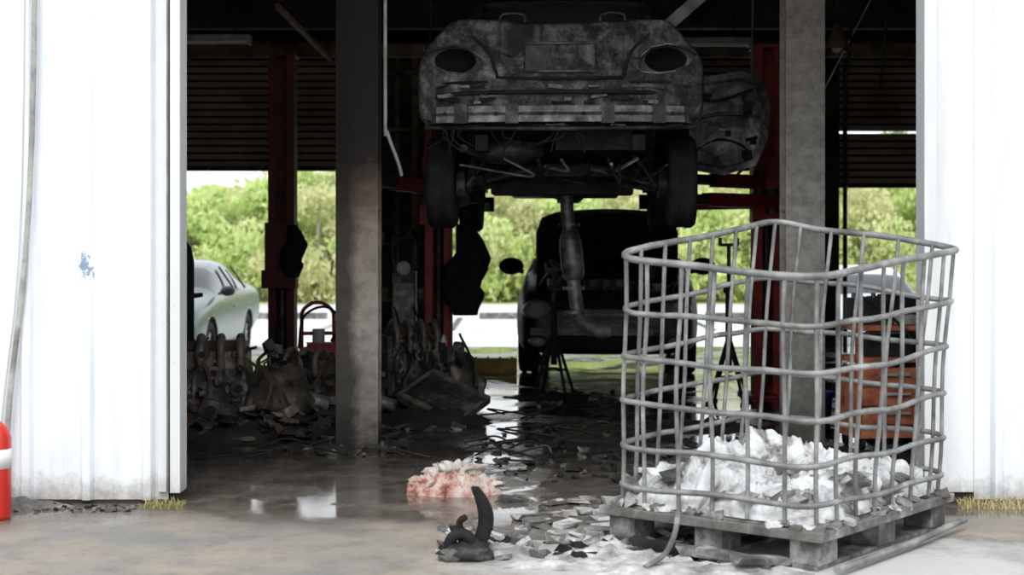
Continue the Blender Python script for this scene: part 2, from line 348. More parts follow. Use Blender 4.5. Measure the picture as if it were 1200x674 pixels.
parked('parked_sedan',SEDAN,silver,(-7.9,22,GZ),-.02,share=car1)
# ---- burnt sedan on the lift
lift_e=bpy.data.objects.new('burnt_sedan',None); S.collection.objects.link(lift_e)
LY=math.radians(180-2.5); Z0=1.6
lift_e.location=(.50,14.2,Z0); lift_e.rotation_euler=(0,0,LY)
body=car_body('body_shell',LIFT,burntbody,burntbody,lvl=3,SF=sect2,capk=(.965,.6),capy=(.005,.03))
for v in body.data.vertices:
    if v.co.y>3.7:
        k=min(1,(v.co.y-3.7)/.6); v.co.z-=.022*k*max(0,math.cos(v.co.x*2.2))*(1 if v.co.z>.9 else 0); v.co.z+=.02*k*noise.noise(v.co*3); v.co.y+=.045*k*noise.noise(v.co*3.2+Vector((4,0,0)))
arches(body,.85,3.65,.3,.38)
c=B(); c.prism([(3.86,1.2),(3.3,1.55),(3.22,1.38),(2.1,1.38),(1.98,1.6),(1.3,1.15),(1.45,.5),(3.78,.5)],-.56,.56,soot); cut(body,c)
c=B(); c.box((0,2.6,1.16),(2.4,1.4,.3),soot); cut(body,c)
def lampcut(sx,grow):
    pts=[]
    for (x,z) in ((.49,.80),(.51,.865),(.58,.925),(.68,.945),(.79,.925),(.86,.88),(.81,.82),(.72,.78),(.62,.765),(.53,.775)):
        cx,cz_=.665,.855; pts.append((sx*(cx+(x-cx)*grow),cz_+(z-cz_)*grow))
    return pts
for sx in(-1,1):
    c=B(); c.prism(lampcut(sx,1.02) if sx>0 else lampcut(sx,1.02)[::-1],4.42,4.8,charmetal,'y'); cut(body,c)
    c=B(); c.ball((sx*.67,4.43,.855),(.135,.2,.08),soot,24,16); cut(body,c)
c=B(); c.box((0,4.56,.865),(.44,.11,.18),charmetal); cut(body,c)
body.parent=lift_e
d=B()
yr=4.515
for sx in(-1,1):
    d.tube([(sx*.62,4.47,1.08),(sx*.55,yr-.02,1.0),(sx*.45,yr+.0,.9),(sx*.40,yr+.0,.76),(sx*.36,yr+.005,.735),(0,yr+.01,.73)],.010,soot,6,smoothn=6)
    d.tube([(x,4.495-.12*max(0,abs(x)-.74)*4,z) for x,z in lampcut(sx,1.05)],.008,alu,6,closed=True)
    d.tube([(sx*.90,4.4,.70),(sx*.7,4.5,.705),(sx*.45,4.515,.71)],.009,soot,6,smoothn=4)
d.tube([(x,yr,z) for x,z in [(-.225,.775),(.225,.775),(.225,.955),(-.225,.955)]],.009,alu,6,closed=True)
d.box((0,yr-.035,.865),(.34,.012,.11),charmetal)
pts=[(-.84,4.42),(-.78,4.55),(-.5,4.60),(0,4.62),(.5,4.60),(.78,4.55),(.84,4.42)]
vs=[];hh=.10
for i,(x,y) in enumerate(pts):
    sg=.014*noise.noise(Vector((x*2,0,3)))
    for dy,dz in((0,-hh/2),(.05,-hh/2),(.05,-.01),(.035,0),(.05,.01),(.05,hh/2),(0,hh/2)): vs.append((x,y+dy-.04,.50+dz+sg))
n=7; d.add(vs,[(i*n+k,i*n+(k+1)%n,(i+1)*n+(k+1)%n,(i+1)*n+k) for i in range(len(pts)-1) for k in range(n)],alu)
for x in(-.62,-.3,.3,.62): d.box((x,4.53,.5),(.08,.2,.12),charmetal)
for x in(-.7,-.45,-.15,.12,.4,.72): d.cyl((x,4.60,.5),(x,4.635,.5),.012,soot,n=8)
d.tube([(-.89,4.40,.635),(-.5,4.525,.64),(0,4.54,.645),(.5,4.525,.64),(.89,4.40,.635)],.014,soot,8,smoothn=5)
d.tube([(-.86,4.42,.43),(-.5,4.51,.42),(0,4.53,.415),(.5,4.51,.42),(.86,4.42,.43)],.016,charmetal,8,smoothn=5)
for k in range(44):
    x=R.uniform(-.82,.82); z=R.choice([.43,.58,.6,.62,.68]); d.box((x,4.52,z),(R.uniform(.02,.16),.02,R.uniform(.008,.028)),R.choice([alu,soot,charmetal,soot]),(0,R.uniform(-.2,.2),0))
for k in range(16):
    x=R.uniform(-.8,.8); d.tube([(x,4.5,.43),(x+R.uniform(-.05,.05),4.48,.37),(x+R.uniform(-.12,.12),4.42,.34+R.uniform(-.08,0))],.006,soot,5,smoothn=4)
for x in(-.36,.36):
    d.tube([(x-.2,3.0,.9),(x-.18,3.08,1.2),(x,3.1,1.26),(x+.18,3.08,1.2),(x+.2,3.0,.9)],.016,alu,8,smoothn=5)
    d.tube([(x-.08,3.1,1.24),(x-.08,3.12,1.34),(x+.08,3.12,1.34),(x+.08,3.1,1.24)],.01,alu,6,smoothn=4)
d.box((0,3.72,1.02),(1.0,.25,.02),charmetal); d.tube([(-.5,3.8,1.06),(-.2,3.7,1.1),(.1,3.75,1.07),(.5,3.7,1.1)],.012,alu,6,smoothn=5)
d.obj('rear_details',parent=lift_e)
u=B()
u.box((0,2.1,.2),(1.5,3.0,.05),soot)
u.box((-.7,2.3,.17),(.09,2.3,.1),charmetal); u.box((.7,2.3,.17),(.09,2.3,.1),charmetal)
u.box((-.5,3.9,.33),(.08,1.1,.1),soot); u.box((.5,3.9,.33),(.08,1.1,.1),soot)
u.box((0,3.15,.14),(1.0,.5,.2),soot)
u.ball((.36,4.08,.30),(.26,.16,.09),charmetal)
u.box((-.22,4.1,.36),(.5,.46,.14),soot)
u.tube([(.3,3.95,.27),(.1,3.4,.12),(.0,2.8,.1),(-.02,1.2,.1)],.032,rust,10,smoothn=8)
u.tube([(.55,4.15,.28),(.62,4.4,.3)],.026,rust,10)
u.tube([(-.66,3.65,.10),(-.4,3.72,.16),(0,3.75,.2),(.4,3.72,.16),(.66,3.65,.10)],.035,charmetal,10,smoothn=5)
u.box((0,3.78,.17),(.7,.2,.06),soot)
for sx in(-1,1):
    for (p,q,r) in (((.64,3.65,.1),(.2,3.95,.2),.02),((.64,3.65,.06),(.25,3.4,.14),.022),((.64,3.7,.1),(.55,2.9,.18),.028),((.64,3.65,.05),(.54,3.8,.5),.03),((.64,3.72,.1),(.45,4.0,.32),.018)):
        u.tube([(sx*p[0],p[1],p[2]),(sx*q[0],q[1],q[2])],r,charmetal,8)
    pts=[(sx*.58+.055*math.cos(k*.6),3.72+.055*math.sin(k*.6),.12+k*.006) for k in range(64)]
    u.tube(pts,.008,charmetal,6)
    u.cyl((sx*.66,3.65,.10),(sx*.72,3.65,.10),.10,charmetal,n=20)
u.box((0,.9,.15),(.9,.6,.12),charmetal); u.ball((0,.6,.32),(.35,.3,.25),charmetal,disp=.3)
for k in range(34):
    x=R.uniform(-.6,.6); y=R.uniform(2.6,4.3); u.tube([(x,y,.24),(x+R.uniform(-.2,.2),y+R.uniform(-.2,.2),.08+R.random()*.1),(x+R.uniform(-.3,.3),y+R.uniform(-.3,.3),.2)],R.uniform(.006,.014),R.choice([soot,soot,charmetal,alu]),6,smoothn=5)
u.obj('undercarriage',parent=lift_e,bevel=.01)
w=B()
for y in(.85,3.65):
    for sx in(-1,1): w.wheel((sx*.815,y,.11),.315,.2,rub,charmetal,7,sx)
w.obj('wheels',parent=lift_e)
dd=B()
poly=[(0,0),(-.02,.3),(.0,.55),(.1,.63),(.42,.68),(.56,.63),(.62,.45),(.60,.2),(.52,.02),(.3,-.05)]
n=len(poly); cxx,czz=.3,.3
rings=[]
for sc,dy in((1,.05),(1,0),(.88,-.012),(.82,.012),(.45,.018)):
    rings.append([(cxx+(x-cxx)*sc,dy,czz+(z-czz)*sc) for x,z in poly])
vs=[p for r_ in rings for p in r_]
dd.add(vs,[(j*n+i,j*n+(i+1)%n,(j+1)*n+(i+1)%n,(j+1)*n+i) for j in range(len(rings)-1) for i in range(n)]+[list(range(n)),list(range(4*n,5*n))],doorpan)
dd.tube([(.05,-.01,.34),(.3,-.005,.38),(.55,-.01,.36)],.012,charmetal,6,smoothn=4)
dd.tube([(.1,-.005,.12),(.25,-.005,.2),(.42,-.005,.16),(.5,0,.05)],.008,soot,6,smoothn=4); dd.box((.46,-.01,.42),(.06,.03,.1),soot); dd.tube([(.08,0,.5),(.25,-.01,.47),(.5,0,.55)],.01,soot,6,smoothn=4)
for k in range(14): dd.box((R.uniform(.08,.5),0,R.uniform(.05,.55)),(R.uniform(.02,.1),.02,R.uniform(.01,.06)),R.choice([soot,alu,charmetal]),(0,R.uniform(-.5,.5),0))
do=dd.obj('open_door',loc=(-.88,2.75,.25),rot=(0,0,math.radians(180)),parent=lift_e); do.scale=(1.06,1,1.06)
ex=B()
P=[(-.02,2.15,.10),(-.03,2.15,-.1),(-.06,2.13,-.4),(-.09,2.11,-.72),(-.13,2.1,-.9),(-.26,2.07,-1.0),(-.36,2.05,-1.0)]
ex.tube(P,.052,ductm,14,smoothn=6)
ex.tube([(-.045,2.14,-.2),(-.05,2.14,-.3),(-.075,2.12,-.55),(-.08,2.12,-.6)],lambda t:.055+.035*math.sin(math.pi*t),ductm,16,smoothn=6)
for z in(.02,-.16,-.66,-.85):
    x=-.03-.07*abs(z); ex.cyl((x,2.12,z-.012),(x,2.12,z+.012),.085,ductm,n=14)
ex.obj('hanging_exhaust_pipe',parent=lift_e)
# ---- burnt car behind with open hood
e2=bpy.data.objects.new('burnt_hatchback',None); S.collection.objects.link(e2); e2.location=(.90,14.55,0); e2.rotation_euler=(0,0,-.06)
o=car_body('body_shell',SUV,darkbody,soot); arches(o,.85,3.55,.32,.37)
c=B(); c.box((0,.62,.85),(1.35,.85,.62),soot); cut(o,c)
c=B(); c.box((0,2.5,1.27),(2.4,2.0,.28),soot); cut(o,c)
o.parent=e2
t=B()
for y in(.85,3.55):
    for sx in(-1,1): t.wheel((sx*.78,y,.32),.32,.2,rub,charmetal,8,sx)
for sx in(-1,1):
    t.ball((sx*.99,1.35,1.06),(.13,.07,.09),soot); t.cyl((sx*.86,1.35,1.0),(sx*.97,1.35,1.03),.025,soot,n=8)
    t.ball((sx*.66,.06,.66),(.15,.12,.10),lens); t.cyl((sx*.66,-.07,.66),(sx*.66,0,.66),.07,engm,n=16)
    t.ball((sx*.66,.02,.36),(.09,.06,.055),lens)
t.box((0,-.02,.62),(.85,.04,.03),engm); t.box((0,-.01,.55),(.85,.03,.02),engm); t.box((0,0,.36),(.95,.05,.14),soot)
t.box((0,-.05,.46),(1.45,.05,.07),doorpan); t.box((0,-.07,.48),(.36,.02,.12),engm)
t.obj('fittings',parent=e2,bevel=.008)
h=B()
vs=[];nu=9
for j,(y,z,wd) in enumerate([(1.05,1.0,.70),(.85,1.2,.71),(.65,1.4,.70),(.5,1.55,.64),(.44,1.6,.5)]):
    for i in range(nu):
        x=-1+2*i/(nu-1); vs.append((x*wd,y-.05*(1-x*x),z+.03*(1-x*x)))
h.add(vs,[(j*nu+i,j*nu+i+1,(j+1)*nu+i+1,(j+1)*nu+i) for j in range(4) for i in range(nu-1)],darkbody,True)
for x in(-.45,-.15,.15,.45): h.tube([(x,.95,1.05),(x*.9,.62,1.38),(x*.8,.44,1.56)],.018,charmetal,6,smoothn=4)
ho=h.obj('raised_hood',parent=e2); md=ho.modifiers.new('s','SOLIDIFY'); md.thickness=.02
en=B()
en.box((0,.65,.72),(.6,.45,.3),charmetal); en.box((0,.62,.9),(.45,.2,.08),engm)
for k in range(4): en.tube([(-.2+.13*k,.5,.9),(-.2+.13*k,.35,.92),(-.2+.13*k,.3,.75)],.028,engm,8,smoothn=4)
en.box((.45,.5,.8),(.2,.25,.2),alu); en.cyl((-.48,.4,.75),(-.48,.4,.95),.1,engm)
en.box((0,.2,.62),(1.0,.06,.35),charmetal)
for k in range(26):
    a=Vector((R.uniform(-.6,.6),R.uniform(.15,.9),R.uniform(.7,1.05))); en.tube([a,a+Vector((R.uniform(-.2,.2),-.1,.12)),a+Vector((R.uniform(-.4,.4),.05,-.1))],.014,R.choice([soot,alu,engm,ductm]),6,smoothn=5)
en.obj('engine_bay',parent=e2,bevel=.01)
# ------------------------------------------------------------------ building
fl=B(); fl.add([(-14,-6,0),(14,-6,0),(14,19.3,0),(-14,19.3,0)],[(0,1,2,3)],floorm); fl.obj('floor',fix=False)
g=B(); g.add([(-60,19.3,-.02),(60,19.3,-.02),(60,20.6,GZ),(-60,20.6,GZ)],[(0,1,2,3)],lotm)
g.add([(-60,20.6,GZ),(60,20.6,GZ),(60,44,GZ),(-60,44,GZ)],[(0,1,2,3)],lotm)
g.add([(-90,44,GZ),(90,44,GZ),(120,120,GZ),(-120,120,GZ)],[(0,1,2,3)],grassm); g.obj('ground',fix=False)
# painted bay lines and wheel stops on the lot
pk=B()
for k in range(9): pk.box((-9+2.6*k,33,GZ+.01),(.12,5,.02),blackpl if k%2 else cream)
for k in range(8): pk.box((-7.7+2.6*k,35.3,GZ+.07),(1.7,.18,.14),ashgrey)
pk.obj('parking_wheel_stops')
FY=7.6; XL,XR=-1.625,2.025; TOP=5.0; OH=3.7
def sheet(b,x0,x1,z0,z1,y,pitch=.3,depth=.03):
    pts=[]
    pts.append((x0,y))
    k=math.ceil(x0/pitch)*pitch
    while k<x1-.06:
        if k>x0+.05:
            pts+=[(k-.035,y),(k-.018,y-depth),(k+.018,y-depth),(k+.035,y)]
        k+=pitch
    pts.append((x1,y)); vs=[]
    for px,py in pts: vs+=[(px,py,z0),(px,py,z1)]
    b.add(vs,[(2*i,2*i+2,2*i+3,2*i+1) for i in range(len(pts)-1)],facade)
wl=B(); sheet(wl,-7,XL-.075,.02,TOP,FY); wl.box(((-7+XL-.075)/2,FY+.06,TOP/2),(7+XL-.075,.1,TOP),sootwall)
wl.box((XL-.03,FY+.02,TOP/2+.03),(.05,.16,TOP-.06),facade)
wl.box((XL-.1,FY-.012,TOP/2+.03),(.045,.03,TOP-.06),facade)
for k in range(22):
    z=.1+k*.11+R.uniform(-.04,.04); wl.box((XL-.055+R.uniform(-.006,.006),FY-.035,z),(R.uniform(.006,.02),.01,R.uniform(.05,.15)),soot)
wl.obj('wall_front_left',bevel=.003,fix=False)
wr=B(); sheet(wr,XR+.26,8,.02,TOP,FY); wr.box(((8+XR+.06)/2,FY+.06,TOP/2),(8-XR-.06,.1,TOP),sootwall)
wr.box((XR+.03,FY+.02,TOP/2+.03),(.06,.16,TOP-.06),facade); wr.box((XR+.14,FY-.01,TOP/2+.03),(.22,.04,TOP-.06),facade)
wr.obj('wall_front_right',bevel=.003,fix=False)
wt=B(); wt.box(((XL+XR)/2,FY+.05,(OH+TOP)/2),(XR-XL+.2,.12,TOP-OH),facade); wt.obj('wall_front_header',bevel=.003)
ds=B(); ds.tube([(-2.33,FY-.05,4.9),(-2.36,FY-.05,1.8),(-2.47,FY-.05,.5),(-2.49,FY-.05,.05)],.014,cream,10,smoothn=6); ds.tube([(-2.40,FY-.04,4.9),(-2.42,FY-.04,1.6),(-2.52,FY-.04,.4)],.010,facade,8,smoothn=6)
ds.obj('wall_conduit')
for nm,x in(('wall_left',-7),('wall_right',8)):
    b=B(); b.box((x,13.4,TOP/2),(.1,11.6,TOP),sootwall); b.obj(nm)
cz=B(); cz.box((.5,13.4,4.2),(15,11.8,.06),sootwall)
for k in range(48): cz.box((-6.8+k*.31,13.4,4.15),(.05,11.6,.05),sootwall)
cz.obj('ceiling')
bm_=B()
for y in(9.7,13.4,16.8):
    bm_.box((.5,y,3.98),(15,.16,.04),sootwall); bm_.box((.5,y,3.82),(15,.03,.34),sootwall); bm_.box((.5,y,3.66),(15,.16,.04),sootwall)
for x in(-5,-2.6,-.2,2.9,5.5): bm_.box((x,13.4,4.06),(.08,11.4,.12),sootwall)
bm_.box((.5,18.5,3.62),(15,.12,.16),studm)
for x0,x1 in((-4.5,-1.75),(-.9,3.28),(4.12,6.8)):
    bm_.cyl((x0,18.85,3.85),(x1,18.85,3.85),.16,sootwall,n=20)
    for x in(x0,x1): bm_.box((x,18.9,3.8),(.04,.4,.45),charmetal); bm_.tube([(x,19.0,.0),(x,19.0,3.6)],.03,charmetal,6)
for x in(-3.9,-2.2): bm_.box((x,16.5,3.52),(.04,4.2,.05),studm)
bm_.obj('trim_1_roof_beams')
BY=19.2
rw=B()
for x0,x1 in((-7,-4.6),(-1.69,-.95),(3.33,4.07),(6.9,8)):
    rw.box(((x0+x1)/2,BY,TOP/2),(x1-x0,.2,TOP),sootwall)
rw.box((.5,BY,(3.75+TOP)/2),(15,.2,TOP-3.75),sootwall)
rw.obj('wall_back')
st_=B()
for x,wd in((-1.66,.07),(-1.42,.05),(-1.2,.08),(-.98,.06)): st_.box((x,BY-.16,1.88),(wd,.1,3.7),studm)
for z in(.6,1.3,2.0,2.7,3.4): st_.box((-1.32,BY-.22,z),(.76,.14,.04),studm)
for k in range(14): st_.box((R.uniform(-1.6,-1.02),BY-.26,R.choice([.62,1.32,2.02])+.06),(R.uniform(.06,.14),.1,R.uniform(.08,.2)),R.choice([charmetal,soot,studm,cream]))
st_.obj('scorched_shelving')
def door(nm,x0,x1,zb,gap=None):
    b=B(); z=zb
    while z<3.75:
        if gap and abs(z-gap)<.05: z+=.03; gap=None; continue
        b.box(((x0+x1)/2,BY-.03,z+.04),(x1-x0,.05,.06),slat); b.box(((x0+x1)/2,BY+.005,z+.045),(x1-x0,.012,.092),soot); z+=.09
    b.box(((x0+x1)/2,BY-.03,zb-.02),(x1-x0,.06,.06),charmetal)
    b.obj(nm)
door('door_1',-4.59,-1.70,2.25); door('door_2',-.94,3.32,2.25); door('door_3',4.08,6.89,2.04,2.66)
def column(x,y,w,name,mat):
    b=B(); b.box((0,-w*.42,2.05),(w,.025,4.1),mat); b.box((0,w*.42,2.05),(w,.025,4.1),mat); b.box((0,0,2.05),(.02,w*.84,4.1),mat)
    b.box((0,0,.012),(w+.12,w+.12,.024),mat)
    for sx in(-1,1):
        for sy in(-1,1): b.cyl((sx*(w/2+.03),sy*(w/2+.03),.02),(sx*(w/2+.03),sy*(w/2+.03),.05),.014,charmetal,n=6)
    b.box((0,0,1.5),(w*.98,w*.8,.015),mat)
    b.obj(name,loc=(x,y,0),bevel=.004)
column(-.975,9.78,.268,'support_column',colmat); column(1.86,9.85,.25,'support_column',colmat2)
cp=B(); cp.tube([(-.80,9.7,4.1),(-.80,9.7,2.15),(-.79,9.7,2.0),(-.72,9.72,1.8),(-.7,9.74,1.72)],.012,cream,8,smoothn=6); cp.tube([(1.52,9.6,3.6),(1.5,9.62,2.3)],.008,soot,6)
cp.obj('hanging_air_hose')
# ------------------------------------------------------------------ lift posts
def lift_post(name,x,y,side,mat,H=2.95,carr=1.75,arms=()):
    b=B(); w=.21
    b.box((0,w*.5,H/2),(w,.02,H),mat)
    b.box((w/2,0,H/2),(.02,w,H),mat); b.box((-w/2,0,H/2),(.02,w,H),mat)
    b.box((-w/2+.03,-w/2,H/2),(.06,.015,H),mat); b.box((w/2-.03,-w/2,H/2),(.06,.015,H),mat)
    b.box((0,0,.012),(.42,.45,.024),mat); b.box((0,0,H),(.26,.26,.03),mat); b.cyl((0,-.03,.1),(0,-.03,carr-.1),.03,charmetal,n=10)
    b.box((0,-.06,carr),(.26,.26,.55),mat)
    b.box((0,-.17,carr-.22),(.3,.16,.16),mat)
    o=b.obj(name,loc=(x,y,0),bevel=.004)
    for k,(p,q) in enumerate(arms):
        a=B(); p=Vector(p);q=Vector(q); dv=q-p; ang=math.atan2(dv.y,dv.x); L=dv.length
        a.box((L*.3,0,0),(L*.6,.11,.11),mat); a.box((L*.72,0,0),(L*.6,.08,.08),charmetal); a.cyl((0,0,-.1),(0,0,.1),.05,charmetal); a.cyl((L,0,-.04),(L,0,.09),.06,rub,n=16)
        a.obj('swing_arm_%d'%(k+1),loc=(p.x,p.y,p.z),rot=(0,0,ang),parent=o)
    return o
lift_post('car_lift_post',-.62,13.0,1,redp,arms=[((0,-.28,1.64),(.36,-1.35,1.64)),((-.1,-.28,1.76),(-.42,-1.5,1.76)),((.1,-.05,1.62),(.4,.9,1.64))])
lift_post('car_lift_post',2.15,13.0,-1,redp,arms=[((0,-.28,1.64),(-1.0,-1.1,1.64)),((0,-.05,1.64),(-.95,.8,1.64)),((-.1,-.25,1.8),(-.8,-.9,1.78))])
lift_post('car_lift_post',-2.03,13.6,1,reddark,H=2.95,carr=1.2)
# ------------------------------------------------------------------ engines / shop items
def chunk(b,c,sz,mat,rot=None):
    b.box(c,sz,mat,rot or (R.uniform(-.5,.5),R.uniform(-.5,.5),R.uniform(0,3)),.22)
def engine(name,loc,rz,belt=True):
    b=B()
    b.box((0,0,.27),(.5,.36,.3),charmetal); b.box((0,.02,.1),(.42,.3,.14),soot); b.box((0,0,.47),(.48,.3,.12),engm); b.box((0,0,.56),(.4,.2,.06),rust)
    for k in range(5): b.box((-.2+.1*k,-.185,.28),(.02,.02,.26),engm)
    for i,(x,z,r) in enumerate([(0,.16,.07),(-.17,.33,.05),(.17,.3,.055),(.02,.4,.042),(-.05,.52,.045)]):
        b.cyl((x,-.18,z),(x,-.24,z),r,engm if i%2 else charmetal,n=20); b.cyl((x,-.235,z),(x,-.26,z),r*.45,soot,n=12)
        if i%2==0: b.lathe([(r*.9,.0),(r*1.05,.01),(r*.9,.025),(r*1.05,.04)],(x,-.19,z),(0,-1,0),alu,20)
    for k in range(4): b.tube([(-.18+.12*k,.1,.5),(-.18+.12*k,-.1,.62),(-.18+.12*k,-.22,.55),(-.18+.12*k,-.2,.42)],.028,engm,10,smoothn=6)
    b.cyl((-.28,-.12,.2),(-.28,.1,.2),.085,engm,n=20); b.cyl((.3,-.14,.22),(.3,.06,.22),.08,rust,n=20)
    b.ball((.42,.03,.22),(.2,.2,.2),engm,disp=.35); b.cyl((.5,.03,.2),(.72,.05,.16),.08,alu,r2=.05)
    for k in range(8):
        x=R.uniform(-.3,.4); b.tube([(x,R.uniform(-.2,.1),.54),(x+R.uniform(-.1,.1),-.2,.50+R.uniform(-.05,.03)),(x+R.uniform(-.12,.12),-.25,.35),(x+R.uniform(-.2,.2),-.25,.12)],R.uniform(.006,.014),R.choice([soot,rub,charmetal,rust]),6,smoothn=6)
    for k in range(22):
        chunk(b,(R.uniform(-.3,.4),R.uniform(-.24,-.14),R.uniform(.06,.58)),(R.uniform(.03,.1),.06,R.uniform(.03,.09)),R.choice([engm,charmetal,rust,soot,alu]))
    for k in range(14):
        p=(R.uniform(-.25,.25),-.19,R.uniform(.1,.55)); b.cyl(p,(p[0],-.215,p[2]),.013,engm,n=6)
    return b.obj(name,loc=loc,rot=(0,0,rz),bevel=.006)
e=engine('burnt_engine_block',(-2.06,10.55,0),.15); e.scale=(1.1,1.05,1.05)
e=engine('burnt_engine_block',(-1.5,11.1,0),-.3); e.scale=(.95,.9,.85)
e=engine('burnt_engine_block',(-.80,11.9,.0),.4); e.scale=(.9,.9,1.1)
e=engine('burnt_engine_block',(-2.75,12.1,.0),.1)
rad=B()
rad.box((0,0,0),(.5,.04,.34),charmetal); rad.box((0,0,.19),(.54,.06,.05),engm); rad.box((0,0,-.19),(.54,.06,.05),engm)
for k in range(7): rad.box((0,-.022,-.13+k*.045),(.48,.012,.006),charmetal)
for sx in(-1,1): rad.box((sx*.26,0,0),(.03,.055,.4),alu)
rad.cyl((.2,-.02,.19),(.2,-.12,.19),.025,alu)
rad.obj('scorched_radiator',loc=(-.50,11.2,.16),rot=(-1.15,.35,-.55),bevel=.004)
gb=B()
for x,y in((-2.46,11.3),(-2.55,11.6)):
    gb.lathe([(0,0),(.115,0),(.12,.03),(.12,1.15),(.10,1.26),(.05,1.33),(.035,1.36),(.035,1.42),(0,1.42)],(x,y,0),(0,0,1),soot,24)
    gb.cyl((x-.04,y,1.4),(x+.06,y,1.4),.02,charmetal)
gb.box((-2.5,11.43,.9),(.3,.5,.03),soot)
gb.obj('gas_cylinder_pair')
rc=B()
for sx in(-1,1):
    rc.tube([(sx*.13,0,.08),(sx*.13,0,.62),(sx*.12,.03,.74),(sx*.05,.05,.8),(0,.05,.81)],.016,redp,8,smoothn=5)
    rc.wheel((sx*.17,.04,.1),.1,.05,rub,charmetal,5,sx)
for z in(.2,.38,.56): rc.box((0,0,z),(.27,.02,.03),redp)
rc.box((0,-.1,.05),(.3,.22,.02),redp); rc.box((.02,-.08,.28),(.22,.16,.42),redp); rc.cyl((0,-.08,.49),(0,-.08,.6),.05,cream)
rc.box((.02,-.17,.38),(.16,.02,.08),cream)
rc.tube([(.1,-.1,.5),(.18,-.14,.66),(.05,-.12,.78),(-.12,-.1,.7),(-.16,-.1,.45)],.012,rub,6,smoothn=6)
rc.obj('red_hand_cart',loc=(-1.58,12.5,0),rot=(0,0,.2),bevel=.004)
mch=B()
mch.box((0,0,.55),(.2,.2,1.0),charmetal); mch.box((0,-.11,.75),(.17,.03,.4),alu); mch.cyl((0,-.11,1.08),(0,-.14,1.08),.06,cream); mch.cyl((0,0,1.05),(0,0,1.3),.05,soot)
for sx in(-1,1): mch.wheel((sx*.12,0,.08),.08,.04,rub,charmetal,5,sx)
mch.tube([(.05,-.1,.8),(.14,-.16,.6),(.1,-.15,.35),(.0,-.14,.5),(-.08,-.12,.75)],.01,rub,6,smoothn=6)
mch.tube([(-.08,0,1.05),(-.1,0,1.28),(.08,0,1.34),(.1,0,1.1)],.012,charmetal,6,smoothn=5)
mch.obj('oil_drain_machine',loc=(-.93,13.3,0),bevel=.006)
jk=B()
vs=[];nu=14;nv=16
for j in range(nv+1):
    t=j/nv; wd=.07+.10*math.sin(min(1,t*1.6)*1.57)-.09*max(0,t-.75)*3
    for i in range(nu):
        a=2*math.pi*i/nu; k=1+.45*noise.noise(Vector((math.cos(a)*1.5,math.sin(a)*1.5,t*5)))
        vs.append((math.cos(a)*wd*k+.05*math.sin(t*6),math.sin(a)*.07*k,-t*.75))
jk.add(vs,[(j*nu+i,j*nu+(i+1)%nu,(j+1)*nu+(i+1)%nu,(j+1)*nu+i) for j in range(nv) for i in range(nu)]+[list(range(nu)),list(range(nv*nu,nv*nu+nu))],darkcloth,True)
jk.obj('charred_jacket',loc=(-.38,12.66,1.45))
j2=jk.obj('charred_jacket',loc=(-1.9,13.33,1.45)); j2.scale=(.6,1,.6)
def stand(x,y,H):
    b=B(); b.cyl((0,0,.25),(0,0,H*.7),.028,soot,n=12); b.cyl((0,0,H*.7),(0,0,H-.04),.016,charmetal,n=10); b.cyl((0,0,H*.68),(0,0,H*.72),.045,soot,n=12)
    b.box((0,0,H-.03),(.15,.07,.025),charmetal)
    for sx in(-1,1): b.box((sx*.07,0,H),(.02,.07,.05),charmetal)
    b.tube([(0,0,H*.8),(.09,0,H*.8)],.008,soot)
    for k in range(4):
        a=k*math.pi/2+.5; c_,s_=math.cos(a),math.sin(a); b.tube([(c_*.02,s_*.02,.5),(c_*.19,s_*.19,.02)],.014,soot,8); b.tube([(0,0,.22),(c_*.13,s_*.13,.2)],.01,soot,6); b.cyl((c_*.2,s_*.2,0),(c_*.2,s_*.2,.02),.03,soot,n=10)
    b.obj('underhoist_stand',loc=(x,y,0))
stand(1.75,12.4,1.31); stand(.36,13.2,1.1)
y=B(); y.prism([(0,0),(.25,0),(.25,.05),(.12,.15),(0,.15)],-.35,.35,yellow)
for k in range(6): y.box((-.3+.12*k,.06,.155),(.02,.12,.01),soot)
y.obj('yellow_wheel_ramp',loc=(-.3,15.3,0),bevel=.004)
oc=B()
oc.box((0,0,.1),(.5,.36,.05),orange); oc.box((0,0,.33),(.46,.32,.36),orange); oc.box((0,0,.56),(.5,.36,.03),orange)
for k in range(3): oc.box((0,-.165,.21+.12*k),(.42,.015,.1),orange); oc.box((0,-.18,.23+.12*k),(.2,.02,.015),cream)
for sx in(-1,1):
    for sy in(-1,1): oc.box((sx*.235,sy*.165,.43),(.03,.03,.66),orange); oc.wheel((sx*.2,sy*.13,.045),.045,.03,rub,charmetal,4,sx)
oc.box((0,0,.76),(.5,.36,.03),orange); oc.tube([(.25,-.15,.76),(.33,-.15,.85),(.33,.15,.85),(.25,.15,.76)],.013,cream,8,smoothn=4)
oc.box((-.13,0,.86),(.2,.17,.17),blackpl); oc.box((.1,.03,.87),(.18,.17,.19),blackpl,(0,0,.2)); oc.box((.1,-.1,.81),(.12,.08,.06),cream)
oc.cyl((-.2,.0,.94),(-.2,0,.975),.015,alu); oc.cyl((-.07,.0,.94),(-.07,0,.975),.015,alu); oc.tube([(-.2,-.02,.97),(-.1,-.15,.9),(.1,-.2,.7),(.2,-.2,.5)],.01,rub,6,smoothn=6)
oc.box((0,0,.65),(.3,.2,.14),blackpl)
oc.obj('orange_tool_cart',loc=(2.36,9.75,0),rot=(0,0,.15),bevel=.005)
bk=B(); bk.lathe([(0,0),(.1,0),(.12,.28),(.128,.29),(.11,.29),(.1,.02)],(0,0,0),(0,0,1),bluem,24); bk.tube([(-.12,0,.27),(-.1,0,.4),(.1,0,.4),(.12,0,.27)],.005,charmetal,6,smoothn=6); bk.obj('blue_bucket',loc=(2.05,10.4,0))
